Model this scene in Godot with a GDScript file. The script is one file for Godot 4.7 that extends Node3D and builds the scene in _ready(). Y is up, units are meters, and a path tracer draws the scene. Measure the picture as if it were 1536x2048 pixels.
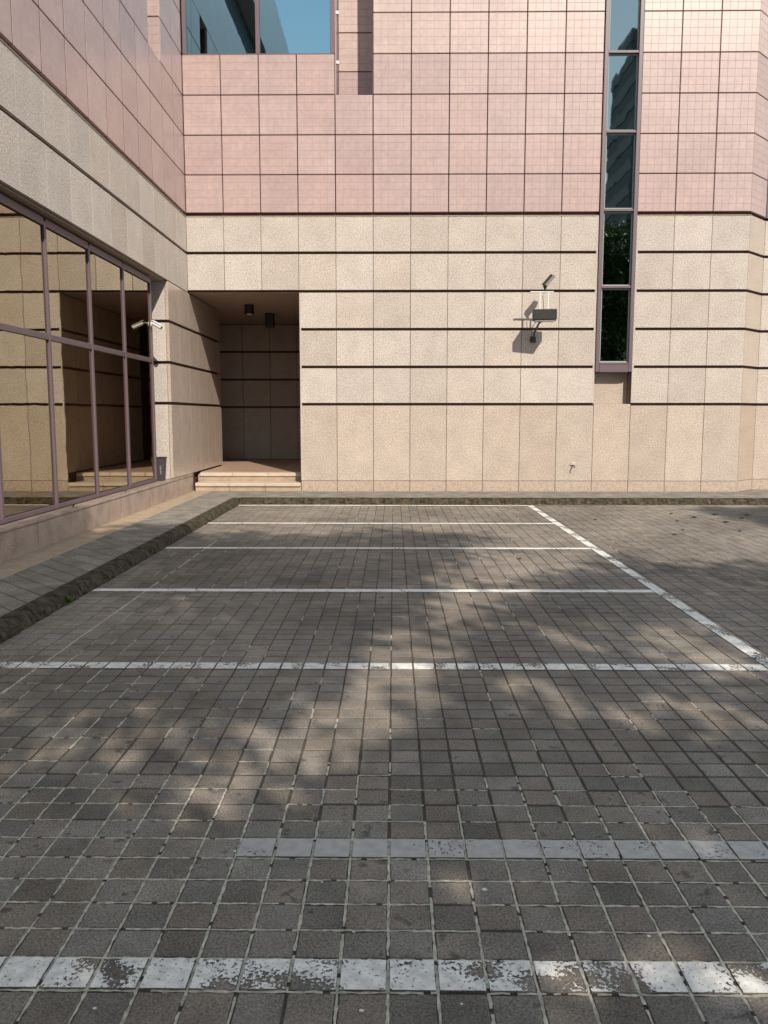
extends Node3D

const WALL_Z := -17.1      # front plane of the back facade
const WING_X := -4.2       # front plane of the side wing
const MODULE := 0.757      # width of one cladding panel with its joint
const COURSE := 0.761      # height of one course
const GLASS_X := -4.385
const GLASS_END := -15.03   # where the glazing stops short of the granite pier
const BAY := 1.493          # width of one bay of the glazing     # plane of the wing's ground-floor glazing
const ACROSS := 0.41       # sunlight: metres sideways per metre of depth
const DROP := 0.80         # sunlight: metres down per metre of depth
const PAVER_X := 0.1495
const PAVER_Z := 0.1475
const FLOOR_Y := 0.47

var rng := RandomNumberGenerator.new()
var meshes := {}
var taken := {}
var mats := {}

# ---------------------------------------------------------------- mesh building
class Shape:
	var v := PackedVector3Array()
	var n := PackedVector3Array()
	var c := PackedColorArray()
	var tint := Color.WHITE

	func tri(a: Vector3, b: Vector3, d: Vector3, out: Vector3) -> void:
		var k := (d - a).cross(b - a)
		if k.dot(out) < 0.0:
			var s := b
			b = d
			d = s
			k = -k
		k = k.normalized()
		v.append(a); v.append(b); v.append(d)
		n.append(k); n.append(k); n.append(k)
		c.append(tint); c.append(tint); c.append(tint)

	func quad(a: Vector3, b: Vector3, d: Vector3, e: Vector3, out: Vector3) -> void:
		tri(a, b, d, out)
		tri(a, d, e, out)

	func smooth_tri(p: Array, q: Array, out: Vector3) -> void:
		var a: Vector3 = p[0]
		var b: Vector3 = p[1]
		var d: Vector3 = p[2]
		var k := (d - a).cross(b - a)
		var order := [0, 1, 2]
		if k.dot(out) < 0.0:
			order = [0, 2, 1]
		for i in order:
			v.append(p[i]); n.append(q[i]); c.append(tint)

	func box(at: Vector3, size: Vector3, bevel := 0.004, turn := Basis.IDENTITY) -> void:
		var h := size * 0.5
		var b := minf(bevel, minf(h.x, minf(h.y, h.z)) * 0.9)
		var p := {}
		for sx in [-1, 1]:
			for sy in [-1, 1]:
				for sz in [-1, 1]:
					p[[sx, sy, sz, 0]] = at + turn * Vector3(sx * h.x, sy * (h.y - b), sz * (h.z - b))
					p[[sx, sy, sz, 1]] = at + turn * Vector3(sx * (h.x - b), sy * h.y, sz * (h.z - b))
					p[[sx, sy, sz, 2]] = at + turn * Vector3(sx * (h.x - b), sy * (h.y - b), sz * h.z)
		for s in [-1, 1]:
			quad(p[[s, -1, -1, 0]], p[[s, 1, -1, 0]], p[[s, 1, 1, 0]], p[[s, -1, 1, 0]], turn * Vector3(s, 0, 0))
			quad(p[[-1, s, -1, 1]], p[[1, s, -1, 1]], p[[1, s, 1, 1]], p[[-1, s, 1, 1]], turn * Vector3(0, s, 0))
			quad(p[[-1, -1, s, 2]], p[[1, -1, s, 2]], p[[1, 1, s, 2]], p[[-1, 1, s, 2]], turn * Vector3(0, 0, s))
		if b < 0.0004:
			return
		for s in [-1, 1]:
			for t in [-1, 1]:
				quad(p[[s, t, -1, 0]], p[[s, t, 1, 0]], p[[s, t, 1, 1]], p[[s, t, -1, 1]], turn * Vector3(s, t, 0))
				quad(p[[s, -1, t, 0]], p[[s, 1, t, 0]], p[[s, 1, t, 2]], p[[s, -1, t, 2]], turn * Vector3(s, 0, t))
				quad(p[[-1, s, t, 1]], p[[1, s, t, 1]], p[[1, s, t, 2]], p[[-1, s, t, 2]], turn * Vector3(0, s, t))
				for u in [-1, 1]:
					tri(p[[s, t, u, 0]], p[[s, t, u, 1]], p[[s, t, u, 2]], turn * Vector3(s, t, u))

	func tube(path: Array, radii: Array, sides := 12, capped := true) -> void:
		var rings := []
		var outs := []
		var up := Vector3.UP
		for i in path.size():
			var d: Vector3 = (path[mini(i + 1, path.size() - 1)] - path[maxi(i - 1, 0)]).normalized()
			var x := d.cross(up if absf(d.dot(up)) < 0.95 else Vector3.RIGHT).normalized()
			var y := d.cross(x).normalized()
			var ring := []
			var o := []
			for k in sides:
				var w := TAU * k / sides
				var e := x * cos(w) + y * sin(w)
				ring.append(path[i] + e * radii[i])
				o.append(e)
			rings.append(ring)
			outs.append(o)
		for i in path.size() - 1:
			for k in sides:
				var l := (k + 1) % sides
				var mid: Vector3 = outs[i][k] + outs[i][l]
				smooth_tri([rings[i][k], rings[i][l], rings[i + 1][l]], [outs[i][k], outs[i][l], outs[i + 1][l]], mid)
				smooth_tri([rings[i][k], rings[i + 1][l], rings[i + 1][k]], [outs[i][k], outs[i + 1][l], outs[i + 1][k]], mid)
		if capped:
			for e in [0, path.size() - 1]:
				var d: Vector3 = path[0] - path[1] if e == 0 else path[e] - path[e - 1]
				for k in sides:
					tri(path[e], rings[e][k], rings[e][(k + 1) % sides], d)

	func slab(poly: PackedVector2Array, low: float, high: float, bevel: float, tilt := Vector2.ZERO) -> void:
		# a flat piece with a level outline in x and z, its upper edges bevelled
		var m := Vector2.ZERO
		for p in poly:
			m += p / poly.size()
		var top := []
		var rim := []
		var foot := []
		for p in poly:
			var d := m - p
			var q := p + d.normalized() * minf(bevel * 1.4, d.length() * 0.4)
			var lift := (p - m).dot(tilt)
			top.append(Vector3(q.x, high + lift, q.y))
			rim.append(Vector3(p.x, high - bevel + lift, p.y))
			foot.append(Vector3(p.x, low, p.y))
		for i in poly.size():
			var j := (i + 1) % poly.size()
			var out := Vector3((poly[i] + poly[j]).x * 0.5 - m.x, 0, (poly[i] + poly[j]).y * 0.5 - m.y)
			quad(rim[i], rim[j], top[j], top[i], out.normalized() + Vector3.UP)
			quad(foot[i], foot[j], rim[j], rim[i], out)
			if i > 1:
				tri(top[0], top[i - 1], top[i], Vector3.UP)

	func made() -> ArrayMesh:
		var a := []
		a.resize(Mesh.ARRAY_MAX)
		a[Mesh.ARRAY_VERTEX] = v
		a[Mesh.ARRAY_NORMAL] = n
		a[Mesh.ARRAY_COLOR] = c
		var m := ArrayMesh.new()
		m.add_surface_from_arrays(Mesh.PRIMITIVE_TRIANGLES, a)
		return m


# ---------------------------------------------------------------- nodes
func numbered(called: String, parent: Node) -> String:
	var key := str(parent.get_instance_id()) + called
	taken[key] = taken.get(key, -1) + 1
	return called if taken[key] == 0 else "%s_%03d" % [called, taken[key]]


func put(called: String, mesh: Mesh, mat: Material, parent: Node = self, at := Vector3.ZERO, turn := Basis.IDENTITY) -> MeshInstance3D:
	var o := MeshInstance3D.new()
	o.name = numbered(called, parent)
	o.mesh = mesh
	o.material_override = mat
	o.transform = Transform3D(turn, at)
	parent.add_child(o, true)
	return o


func holder(called: String, parent: Node = self, at := Vector3.ZERO, turn := Basis.IDENTITY) -> Node3D:
	var o := Node3D.new()
	o.name = numbered(called, parent)
	o.transform = Transform3D(turn, at)
	parent.add_child(o, true)
	return o


func tag(o: Node, label: String, category: String, group := "") -> Node:
	o.set_meta("label", label)
	o.set_meta("category", category)
	if group != "":
		o.set_meta("group", group)
	return o


func kind(o: Node, what: String) -> Node:
	o.set_meta("kind", what)
	return o


func cbox(size: Vector3, bevel := 0.004) -> ArrayMesh:
	var key := "%.4f %.4f %.4f %.4f" % [size.x, size.y, size.z, bevel]
	if not meshes.has(key):
		var s := Shape.new()
		s.box(Vector3.ZERO, size, bevel)
		meshes[key] = s.made()
	return meshes[key]


# a block given by its two corners
func block(called: String, lo: Vector3, hi: Vector3, mat: Material, parent: Node, bevel := 0.004) -> MeshInstance3D:
	return put(called, cbox(hi - lo, bevel), mat, parent, (lo + hi) * 0.5)


# ---------------------------------------------------------------- textures and materials
func noise(seed_: int, freq: float, type := FastNoiseLite.TYPE_SIMPLEX_SMOOTH, octaves := 3) -> FastNoiseLite:
	var f := FastNoiseLite.new()
	f.seed = seed_
	f.noise_type = type
	f.frequency = freq
	f.fractal_octaves = octaves
	f.fractal_type = FastNoiseLite.FRACTAL_FBM if octaves > 1 else FastNoiseLite.FRACTAL_NONE
	return f


func gray(seed_: int, size: int, freq: float, octaves := 3, type := FastNoiseLite.TYPE_SIMPLEX_SMOOTH) -> PackedByteArray:
	return noise(seed_, freq, type, octaves).get_seamless_image(size, size).get_data()


func texture(data: PackedByteArray, size: int, format := Image.FORMAT_RGB8) -> ImageTexture:
	return ImageTexture.create_from_image(Image.create_from_data(size, size, false, format, data))


func srgb(c: float) -> int:
	c = clampf(c, 0.0, 1.0)
	return int(255.0 * (c * 12.92 if c < 0.0031308 else 1.055 * pow(c, 1.0 / 2.4) - 0.055) + 0.5)


# grains of three tones over a slow change of tone; the values multiply the material's colour
func grain_texture(seed_: int, size: int, fine: float, depth: float, slow: float, dark: float, warm := 0.0) -> ImageTexture:
	var a := gray(seed_, size, fine, 1, FastNoiseLite.TYPE_CELLULAR)
	var b := gray(seed_ + 1, size, fine * 0.55, 2)
	var d := gray(seed_ + 2, size, 3.0 / size, 3)
	var e := gray(seed_ + 3, size, fine * 0.9, 1)
	var r := RandomNumberGenerator.new()
	r.seed = seed_
	var out := PackedByteArray()
	out.resize(size * size * 3)
	for i in size * size:
		var g := (a[i] / 255.0 - 0.5) * 0.8 + (b[i] / 255.0 - 0.5) * 0.9 + (r.randf() - 0.5) * 0.35
		var k := 0.82 + g * depth + (d[i] / 255.0 - 0.5) * slow
		if e[i] > 205:
			k *= 1.0 - dark * (e[i] - 205) / 50.0
		var w := (b[i] / 255.0 - 0.5) * warm
		out[i * 3] = srgb(k * (1.0 + w))
		out[i * 3 + 1] = srgb(k)
		out[i * 3 + 2] = srgb(k * (1.0 - w))
	return texture(out, size)


# slow blotches of dirt and washing, to be laid over a finer texture
func blotch_texture(seed_: int, size: int, freq: float, low: float, high: float, stain := 0.0) -> ImageTexture:
	var a := gray(seed_, size, freq, 5)
	var b := gray(seed_ + 7, size, freq * 6.0, 4)
	var out := PackedByteArray()
	out.resize(size * size * 3)
	for i in size * size:
		var k := lerpf(low, high, clampf(a[i] / 255.0 * 0.75 + b[i] / 255.0 * 0.25, 0.0, 1.0))
		var s := smoothstep(0.62, 0.8, b[i] / 255.0) * smoothstep(0.5, 0.75, a[i] / 255.0) * stain
		k *= 1.0 - s
		out[i * 3] = srgb(k)
		out[i * 3 + 1] = srgb(k)
		out[i * 3 + 2] = srgb(k)
	return texture(out, size)


# worn road paint: white where paint is left, alpha 0 where it has come off
func paint_texture(seed_: int, size: int, wear: float, chip: float, fade: float) -> ImageTexture:
	var a := gray(seed_, size, chip, 3)
	var b := gray(seed_ + 1, size, 7.0 / size, 2)
	var d := gray(seed_ + 2, size, chip * 0.35, 3)
	var e := gray(seed_ + 3, size, chip * 2.2, 2)
	var r := RandomNumberGenerator.new()
	r.seed = seed_
	var out := PackedByteArray()
	out.resize(size * size * 4)
	for i in size * size:
		var patch := smoothstep(0.35, 0.85, b[i] / 255.0)
		var k := 0.78 - fade * d[i] / 255.0
		out[i * 4] = srgb(k)
		out[i * 4 + 1] = srgb(k * 0.965)
		out[i * 4 + 2] = srgb(k * 0.90)
		var left := a[i] / 255.0 * 0.8 + r.randf() * 0.2 + (0.08 if e[i] > 140 else 0.0)
		out[i * 4 + 3] = 255 if left > wear * (0.34 + patch * 0.66) else 0
	return texture(out, size, Image.FORMAT_RGBA8)


func lin(r: float, g: float, b: float) -> Color:
	return Color(r, g, b).linear_to_srgb()


func matter(color: Color, rough := 0.8, spec := 0.5) -> StandardMaterial3D:
	var m := StandardMaterial3D.new()
	m.albedo_color = color
	m.roughness = rough
	m.metallic_specular = spec
	return m


func textured(color: Color, tex: Texture2D, scale: float, rough: float, spec := 0.5, relief := 0.0, over: Texture2D = null, over_scale := 0.1) -> StandardMaterial3D:
	var m := matter(color, rough, spec)
	m.albedo_texture = tex
	m.uv1_triplanar = true
	m.uv1_world_triplanar = true
	m.uv1_triplanar_sharpness = 8.0
	m.uv1_scale = Vector3.ONE * scale
	if relief > 0.0:
		m.heightmap_enabled = true
		m.heightmap_texture = tex
		m.heightmap_scale = relief
	if over:
		m.detail_enabled = true
		m.detail_albedo = over
		m.detail_blend_mode = BaseMaterial3D.BLEND_MODE_MUL
		m.detail_uv_layer = BaseMaterial3D.DETAIL_UV_2
		m.uv2_triplanar = true
		m.uv2_world_triplanar = true
		m.uv2_triplanar_sharpness = 8.0
		m.uv2_scale = Vector3.ONE * over_scale
	return m


func make_materials() -> void:
	var speck := grain_texture(11, 512, 0.17, 0.52, 0.08, 0.4, 0.13)
	var cloud := blotch_texture(21, 256, 0.03, 0.82, 1.0, 0.12)
	var tones := [[0.59, 0.515, 0.458], [0.55, 0.475, 0.42], [0.62, 0.545, 0.49], [0.60, 0.515, 0.45], [0.575, 0.505, 0.455]]
	mats.granite = []
	for t in tones:
		mats.granite.append(textured(lin(t[0], t[1], t[2]), speck, 0.62, 0.75, 0.4, 0.15, cloud, 0.21))
	mats.low_granite = []
	for t in [[0.55, 0.452, 0.381], [0.515, 0.42, 0.352], [0.575, 0.477, 0.405], [0.555, 0.447, 0.37], [0.535, 0.446, 0.38]]:
		mats.low_granite.append(textured(lin(t[0], t[1], t[2]), speck, 0.62, 0.6, 0.45, 0.0, cloud, 0.19))
	mats.polished = textured(lin(0.58, 0.465, 0.385), speck, 0.7, 0.24, 0.5, 0.0, cloud, 0.23)
	mats.floor = textured(lin(0.50, 0.335, 0.25), speck, 0.7, 0.4, 0.5)
	mats.plinth = textured(lin(0.54, 0.41, 0.345), speck, 0.9, 0.35, 0.5, 0.0, blotch_texture(31, 256, 0.03, 0.45, 1.0, 0.3), 0.33)
	mats.step = textured(lin(0.64, 0.53, 0.42), speck, 0.8, 0.6, 0.4, 0.0, cloud, 0.4)
	mats.strip = textured(lin(0.56, 0.42, 0.30), speck, 0.9, 0.7, 0.4, 0.0, blotch_texture(33, 256, 0.03, 0.6, 1.0, 0.3), 0.5)
	var glaze := grain_texture(17, 256, 0.05, 0.10, 0.10, 0.0, 0.04)
	var wash := blotch_texture(23, 256, 0.02, 0.86, 1.0)
	mats.pink = []
	for t in [[0.49, 0.363, 0.345], [0.51, 0.38, 0.36], [0.468, 0.344, 0.328], [0.497, 0.36, 0.338]]:
		mats.pink.append(textured(lin(t[0], t[1], t[2]), glaze, 0.9, 0.32, 0.5, 0.0, wash, 0.17))
	mats.pale = []
	for t in [[0.565, 0.435, 0.40], [0.58, 0.448, 0.41], [0.55, 0.42, 0.385]]:
		mats.pale.append(textured(lin(t[0], t[1], t[2]), glaze, 0.9, 0.32, 0.5, 0.0, wash, 0.17))
	mats.pink_joint = matter(lin(0.385, 0.265, 0.245), 0.8)
	mats.pale_joint = matter(lin(0.45, 0.33, 0.29), 0.8)
	mats.reveal = textured(lin(0.10, 0.055, 0.045), glaze, 0.7, 0.7, 0.3)
	mats.frame = matter(lin(0.105, 0.072, 0.084), 0.42, 0.5)
	mats.sealant = matter(lin(0.30, 0.34, 0.32), 0.7)
	var wave := NoiseTexture2D.new()
	wave.noise = noise(5, 0.006, FastNoiseLite.TYPE_SIMPLEX_SMOOTH, 2)
	wave.seamless = true
	wave.as_normal_map = true
	wave.bump_strength = 2.0
	for g in [["bronze", lin(0.37, 0.33, 0.25)], ["teal", lin(0.22, 0.385, 0.47)], ["smoke", lin(0.25, 0.33, 0.345)]]:
		var m := matter(g[1], 0.015)
		m.metallic = 1.0
		m.normal_enabled = true
		m.normal_texture = wave
		m.normal_scale = 0.03
		m.uv1_triplanar = true
		m.uv1_world_triplanar = true
		m.uv1_scale = Vector3.ONE * 0.8
		mats[g[0]] = m
	mats.dark = matter(lin(0.02, 0.018, 0.018), 0.6)
	mats.soffit = matter(lin(0.16, 0.11, 0.09), 0.7)
	mats.mastic = matter(lin(0.12, 0.085, 0.075), 0.9)
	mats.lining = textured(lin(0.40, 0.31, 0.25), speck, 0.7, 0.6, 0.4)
	mats.chamfer = textured(lin(0.53, 0.437, 0.365), speck, 0.62, 0.35, 0.5, 0.0, cloud, 0.3)
	mats.low_chamfer = textured(lin(0.49, 0.38, 0.30), speck, 0.62, 0.35, 0.5, 0.0, cloud, 0.3)
	mats.base_granite = textured(lin(0.57, 0.45, 0.36), speck, 0.62, 0.6, 0.45, 0.0, blotch_texture(35, 512, 0.03, 0.62, 1.0, 0.35), 0.55)
	# paving
	var pit := grain_texture(41, 512, 0.24, 0.70, 0.14, 0.75, 0.04)
	var stain := blotch_texture(43, 512, 0.016, 0.50, 1.06, 0.55)
	mats.paver = textured(lin(0.50, 0.432, 0.368), pit, 1.15, 0.88, 0.3, 0.0, stain, 0.23)
	mats.paver.vertex_color_use_as_albedo = true
	mats.walk = textured(lin(0.47, 0.425, 0.38), pit, 0.9, 0.9, 0.3, 0.0, stain, 0.31)
	mats.walk.vertex_color_use_as_albedo = true
	mats.bed = textured(lin(0.14, 0.122, 0.10), pit, 1.7, 0.95, 0.2, 0.0, stain, 0.5)
	mats.mortar = textured(lin(0.58, 0.545, 0.44), blotch_texture(47, 256, 0.08, 0.25, 1.2, 0.4), 1.3, 0.95, 0.2)
	mats.kerb = textured(lin(0.125, 0.105, 0.072), grain_texture(51, 256, 0.05, 0.8, 0.5, 0.7, 0.12), 1.3, 0.95, 0.25, 0.8, blotch_texture(53, 256, 0.04, 0.15, 1.0, 0.5), 0.6)
	for p in [["paint", 61, 0.64, 0.14, 0.3, 512], ["worn_paint", 65, 0.84, 0.10, 0.3, 1024], ["far_paint", 69, 0.48, 0.10, 0.25, 512]]:
		var m := textured(Color.WHITE, paint_texture(p[1], p[5], p[2], p[3], p[4]), 0.5, 0.65, 0.45)
		m.transparency = BaseMaterial3D.TRANSPARENCY_ALPHA_SCISSOR
		m.alpha_scissor_threshold = 0.5
		mats[p[0]] = m
	mats.gray_paint = mats.paint.duplicate()
	mats.gray_paint.albedo_color = lin(0.53, 0.54, 0.55)
	mats.gray_paint.albedo_texture = paint_texture(75, 512, 0.38, 0.18, 0.2)
	mats.asphalt = matter(lin(0.07, 0.07, 0.068), 0.9)
	# fittings
	mats.white_metal = matter(lin(0.62, 0.62, 0.60), 0.4)
	mats.black = matter(lin(0.014, 0.013, 0.013), 0.5)
	mats.bronze_black = matter(lin(0.06, 0.045, 0.04), 0.5)
	mats.bin = matter(lin(0.045, 0.037, 0.039), 0.5)
	mats.lens = matter(lin(0.02, 0.02, 0.025), 0.1)
	mats.leaf = matter(Color.WHITE, 0.55, 0.4)
	mats.leaf.vertex_color_use_as_albedo = true
	mats.leaf.backlight_enabled = true
	mats.leaf.backlight = lin(0.25, 0.32, 0.08)
	mats.bark = textured(lin(0.17, 0.13, 0.10), grain_texture(81, 256, 0.06, 0.7, 0.4, 0.5), 1.2, 0.95, 0.2, 1.0)
	mats.tower = matter(lin(0.055, 0.06, 0.058), 0.8)
	mats.tower_glass = matter(lin(0.045, 0.05, 0.05), 0.6)


# ---------------------------------------------------------------- the building
func col(i: float) -> float:
	return WING_X + MODULE * i


func depth(i: float) -> float:
	return WALL_Z + MODULE * i


func course(k: float) -> float:
	return 1.92 + COURSE * k


var face_wing := Basis(Vector3.UP, PI / 2)     # a panel that faces +x
var face_chamfer := Basis(Vector3.UP, PI / 4)


func pick(list: Array) -> Material:
	return list[rng.randi() % list.size()]


# one slab of granite cladding; at is the middle of its front face's lower edge
func granite(b: Node, at: Vector3, w: float, y0: float, y1: float, turn: Basis, list: Array, called := "granite_panel") -> void:
	var thick := 0.055
	var size := Vector3(w, y1 - y0, thick)
	var wobble := (rng.randf() - 0.5) * (0.0 if turn == face_wing else 0.003)
	put(called, cbox(size, 0.002), pick(list), b, Vector3(at.x, (y0 + y1) * 0.5, at.z) + turn * Vector3(0, 0, -thick * 0.5 + wobble), turn)


func mosaic_mesh(w: float, h: float, plain := false) -> ArrayMesh:
	var key := "mosaic %.3f %.3f %s" % [w, h, plain]
	if not meshes.has(key):
		var s := Shape.new()
		var nx := 1 if plain else maxi(1, roundi(w / 0.1485))
		var ny := 1 if plain else 5
		for i in nx:
			for j in ny:
				var tw := w / nx
				var th := h / ny
				var x := -w * 0.5 + tw * (i + 0.5)
				var y := -h * 0.5 + th * (j + 0.5)
				var a := tw * 0.5 - 0.0022
				var e := th * 0.5 - 0.0022
				var q := 0.0025
				var f := [Vector3(x - a, y - e, 0), Vector3(x + a, y - e, 0), Vector3(x + a, y + e, 0), Vector3(x - a, y + e, 0)]
				var t := [Vector3(x - a + q, y - e + q, q), Vector3(x + a - q, y - e + q, q), Vector3(x + a - q, y + e - q, q), Vector3(x - a + q, y + e - q, q)]
				s.quad(t[0], t[1], t[2], t[3], Vector3.BACK)
				for k in 4:
					var l := (k + 1) % 4
					var mid: Vector3 = (f[k] + f[l]) * 0.5 - Vector3(x, y, 0)
					s.quad(f[k], f[l], t[l], t[k], mid.normalized() + Vector3.BACK * 0.5)
		meshes[key] = s.made()
	return meshes[key]


# one pink panel faced with small glazed tiles
func pink(b: Node, at: Vector3, w: float, y0: float, y1: float, turn: Basis, pale: bool) -> void:
	var wobble := (rng.randf() - 0.5) * 0.003
	var p := put("pink_panel", cbox(Vector3(w, y1 - y0, 0.05), 0.004), mats.pale_joint if pale else mats.pink_joint, b, Vector3(at.x, (y0 + y1) * 0.5, at.z) + turn * Vector3(0, 0, -0.028 + wobble), turn)
	if turn == face_wing:
		put("glazed_face", mosaic_mesh(w - 0.002, y1 - y0 - 0.002, true), pick(mats.pale if pale else mats.pink), p, Vector3(0, 0, 0.0252))
	else:
		kind(put("glazed_tiles", mosaic_mesh(w - 0.004, y1 - y0 - 0.004), pick(mats.pale if pale else mats.pink), p, Vector3(0, 0, 0.0252)), "stuff")


func window_pane(win: Node, lo: Vector3, hi: Vector3, mat: Material, seal: float, turn := Vector3.ZERO) -> void:
	# lo and hi in the window's own axes, glass facing +z
	var size := hi - lo
	var mid := (lo + hi) * 0.5
	put("pane", cbox(Vector3(size.x, size.y, 0.012), 0.0), mat, win, mid, Basis.from_euler(turn))
	if seal > 0.0:
		var s := Shape.new()
		for e in [-1, 1]:
			s.box(mid + Vector3(e * (size.x - seal) * 0.5, 0, 0.012), Vector3(seal, size.y, 0.008), 0.002)
			s.box(mid + Vector3(0, e * (size.y - seal) * 0.5, 0.012), Vector3(size.x - seal * 2.0, seal, 0.008), 0.002)
		put("sealant", s.made(), mats.sealant, win)


func build_facade(b: Node) -> void:
	var z := WALL_Z
	var back := z - 1.06
	# the dark bodies of wall behind the cladding, with the openings left free
	for r in [[-1.929, 4.127, -0.2, 4.203], [-4.259, 4.127, 4.205, 8.0], [-4.259, -1.172, 8.002, 8.76], [-0.415, 4.127, 8.002, 10.29], [4.884, 7.11, -0.2, 10.29]]:
		block("wall_body", Vector3(r[0], r[2], back), Vector3(r[1], r[3], z - 0.062), mats.reveal, b, 0.0)
	block("wall_body", Vector3(4.13, -0.2, z - 0.5), Vector3(4.881, 1.89, z - 0.062), mats.reveal, b, 0.0)
	block("wall_body", Vector3(4.13, 1.895, z - 0.7), Vector3(4.881, 10.29, z - 0.272), mats.soffit, b, 0.0)
	block("wall_body", Vector3(-4.259, 8.765, back), Vector3(-1.172, 10.29, z - 0.3), mats.dark, b, 0.0)
	block("wall_body", Vector3(-1.17, 8.004, z - 1.4), Vector3(-0.417, 10.29, z - 0.912), mats.reveal, b, 0.0)
	# the storeys above
	block("upper_wall", Vector3(-0.41, 10.30, back), Vector3(7.15, 15.0, z - 0.004), mats.pale[0], b)
	block("upper_wall", Vector3(-4.19, 12.2, back), Vector3(-1.18, 15.0, z - 0.004), mats.pale[1], b)
	block("upper_wall", Vector3(-1.17, 10.30, z - 1.4), Vector3(-0.42, 15.0, z - 0.86), mats.pale[1], b)
	block("upper_wall", Vector3(-4.19, 10.30, back), Vector3(-1.18, 12.19, z - 0.3), mats.dark, b)
	# granite courses
	for i in 15:
		var x := col(i + 0.5)
		var w := MODULE - 0.009
		for k in range(-1, 5):
			if i < 3 and k < 3 or i == 11 and k >= 0:
				continue
			var y0 := course(k) + 0.028
			if k < 0:
				y0 = 0.338
			var y1 := course(k + 1) - (0.028 if k < 4 else 0.045)
			if i == 11:
				y1 = 1.915
			granite(b, Vector3(x, 0, z), w, y0, y1, Basis.IDENTITY, mats.low_granite if k < 0 else mats.granite)
		if i >= 3:
			granite(b, Vector3(x, 0, z), w, 0.06, 0.330, Basis.IDENTITY, [mats.base_granite], "base_panel")
		# pink courses
		if i == 11:
			continue
		for k in range(5, 11):
			if i < 4 and k >= 9 or i == 4 and k >= 8:
				continue
			var y0 := course(k) + (0.009 if k > 5 else 0.032)
			pink(b, Vector3(x, 0, z), MODULE - 0.018, y0, course(k + 1) - 0.009, Basis.IDENTITY, k >= 9)
	# drip ledge under the pink cladding
	block("ledge", Vector3(-4.19, 5.672, z - 0.06), Vector3(4.10, 5.684, z + 0.012), mats.low_granite[0], b, 0.002)
	block("ledge", Vector3(4.91, 5.672, z - 0.06), Vector3(7.16, 5.684, z + 0.012), mats.low_granite[0], b, 0.002)
	# the slim stone edges beside the openings
	for r in [[4.085, 4.124, 1.95, 5.66], [4.888, 4.925, 1.95, 5.66], [-1.925, -1.895, 0.34, 4.17]]:
		block("stone_edge", Vector3(r[0], r[2], z - 0.058), Vector3(r[1], r[3], z + 0.002), mats.granite[0], b, 0.002)
	# slot beside the corner window
	var zs := z - 0.85
	for k in range(8, 11):
		pink(b, Vector3(col(4.5), 0, zs), MODULE - 0.012, course(k) + 0.009, course(k + 1) - 0.009, Basis.IDENTITY, k >= 9)
	block("jamb", Vector3(-1.17, 8.02, zs + 0.002), Vector3(-1.155, 10.28, z - 0.064), mats.pink[1], b, 0.002)
	block("jamb", Vector3(-0.432, 8.02, zs + 0.002), Vector3(-0.417, 10.28, z - 0.064), mats.pink[1], b, 0.002)
	var pipe := Shape.new()
	pipe.tube([Vector3(-1.13, 8.03, zs + 0.5), Vector3(-1.12, 8.5, zs + 0.55), Vector3(-1.12, 10.28, zs + 0.55)], [0.014, 0.014, 0.014], 8)
	put("cable", pipe.made(), mats.bronze_black, b)
	for y in [8.72, 9.66]:
		put("cable_clip", cbox(Vector3(0.06, 0.07, 0.05), 0.01), mats.white_metal, b, Vector3(-1.13, y, zs + 0.56))
	# corner window
	var cw := holder("window", b, Vector3(-4.19, 8.775, z))
	cw.set_meta("label", "wide upper corner window of blue reflecting glass")
	var fr := Shape.new()
	for x in [0.05, 1.5, 2.975]:
		fr.box(Vector3(x, 0.76, -0.05), Vector3(0.085, 1.50, 0.09), 0.006)
	fr.box(Vector3(1.51, -0.0, -0.055), Vector3(3.0, 0.03, 0.09), 0.004)
	put("frame", fr.made(), mats.frame, cw)
	window_pane(cw, Vector3(0.095, 0.017, -0.07), Vector3(1.455, 1.5, -0.07), mats.teal, 0.0, Vector3(0.002, 0.0, 0))
	window_pane(cw, Vector3(1.545, 0.017, -0.07), Vector3(2.93, 1.5, -0.07), mats.teal, 0.0, Vector3(-0.004, 0.006, 0))
	# tall strip of windows
	var tw := holder("window", b, Vector3(4.1275, 2.566, z))
	tw.set_meta("label", "tall narrow strip of stacked panes in a purple metal frame")
	var f := Shape.new()
	f.box(Vector3(0.045, 3.86, -0.02), Vector3(0.082, 7.70, 0.11), 0.006)
	f.box(Vector3(0.715, 3.86, -0.02), Vector3(0.076, 7.70, 0.11), 0.006)
	f.box(Vector3(0.38, 0.078, -0.018), Vector3(0.59, 0.150, 0.114), 0.006)
	var bars := [0.155, 1.685, 3.19, 4.69, 6.185]
	for y in bars:
		f.box(Vector3(0.38, y + 0.025, -0.022), Vector3(0.588, 0.05, 0.10), 0.006)
	put("frame", f.made(), mats.frame, tw)
	var leans := [Vector3(0.004, 0.0, 0), Vector3(-0.003, 0.002, 0), Vector3(0.002, 0.001, 0), Vector3(-0.004, -0.0015, 0), Vector3(0.003, 0.003, 0)]
	for i in 5:
		var top: float = bars[i + 1] if i < 4 else 7.7
		window_pane(tw, Vector3(0.086, bars[i] + 0.05, -0.05), Vector3(0.677, top, -0.05), mats.smoke, 0.026, leans[i])
	block("sill", Vector3(4.13, 1.9, z - 0.27), Vector3(4.88, 1.925, z - 0.002), mats.granite[1], b, 0.003)
	block("recess_back", Vector3(4.132, 1.93, z - 0.271), Vector3(4.879, 2.7, z - 0.25), mats.low_granite[1], b, 0.003)
	block("recess_side", Vector3(4.862, 1.93, z - 0.248), Vector3(4.880, 2.56, z - 0.064), mats.soffit, b, 0.002)
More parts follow.
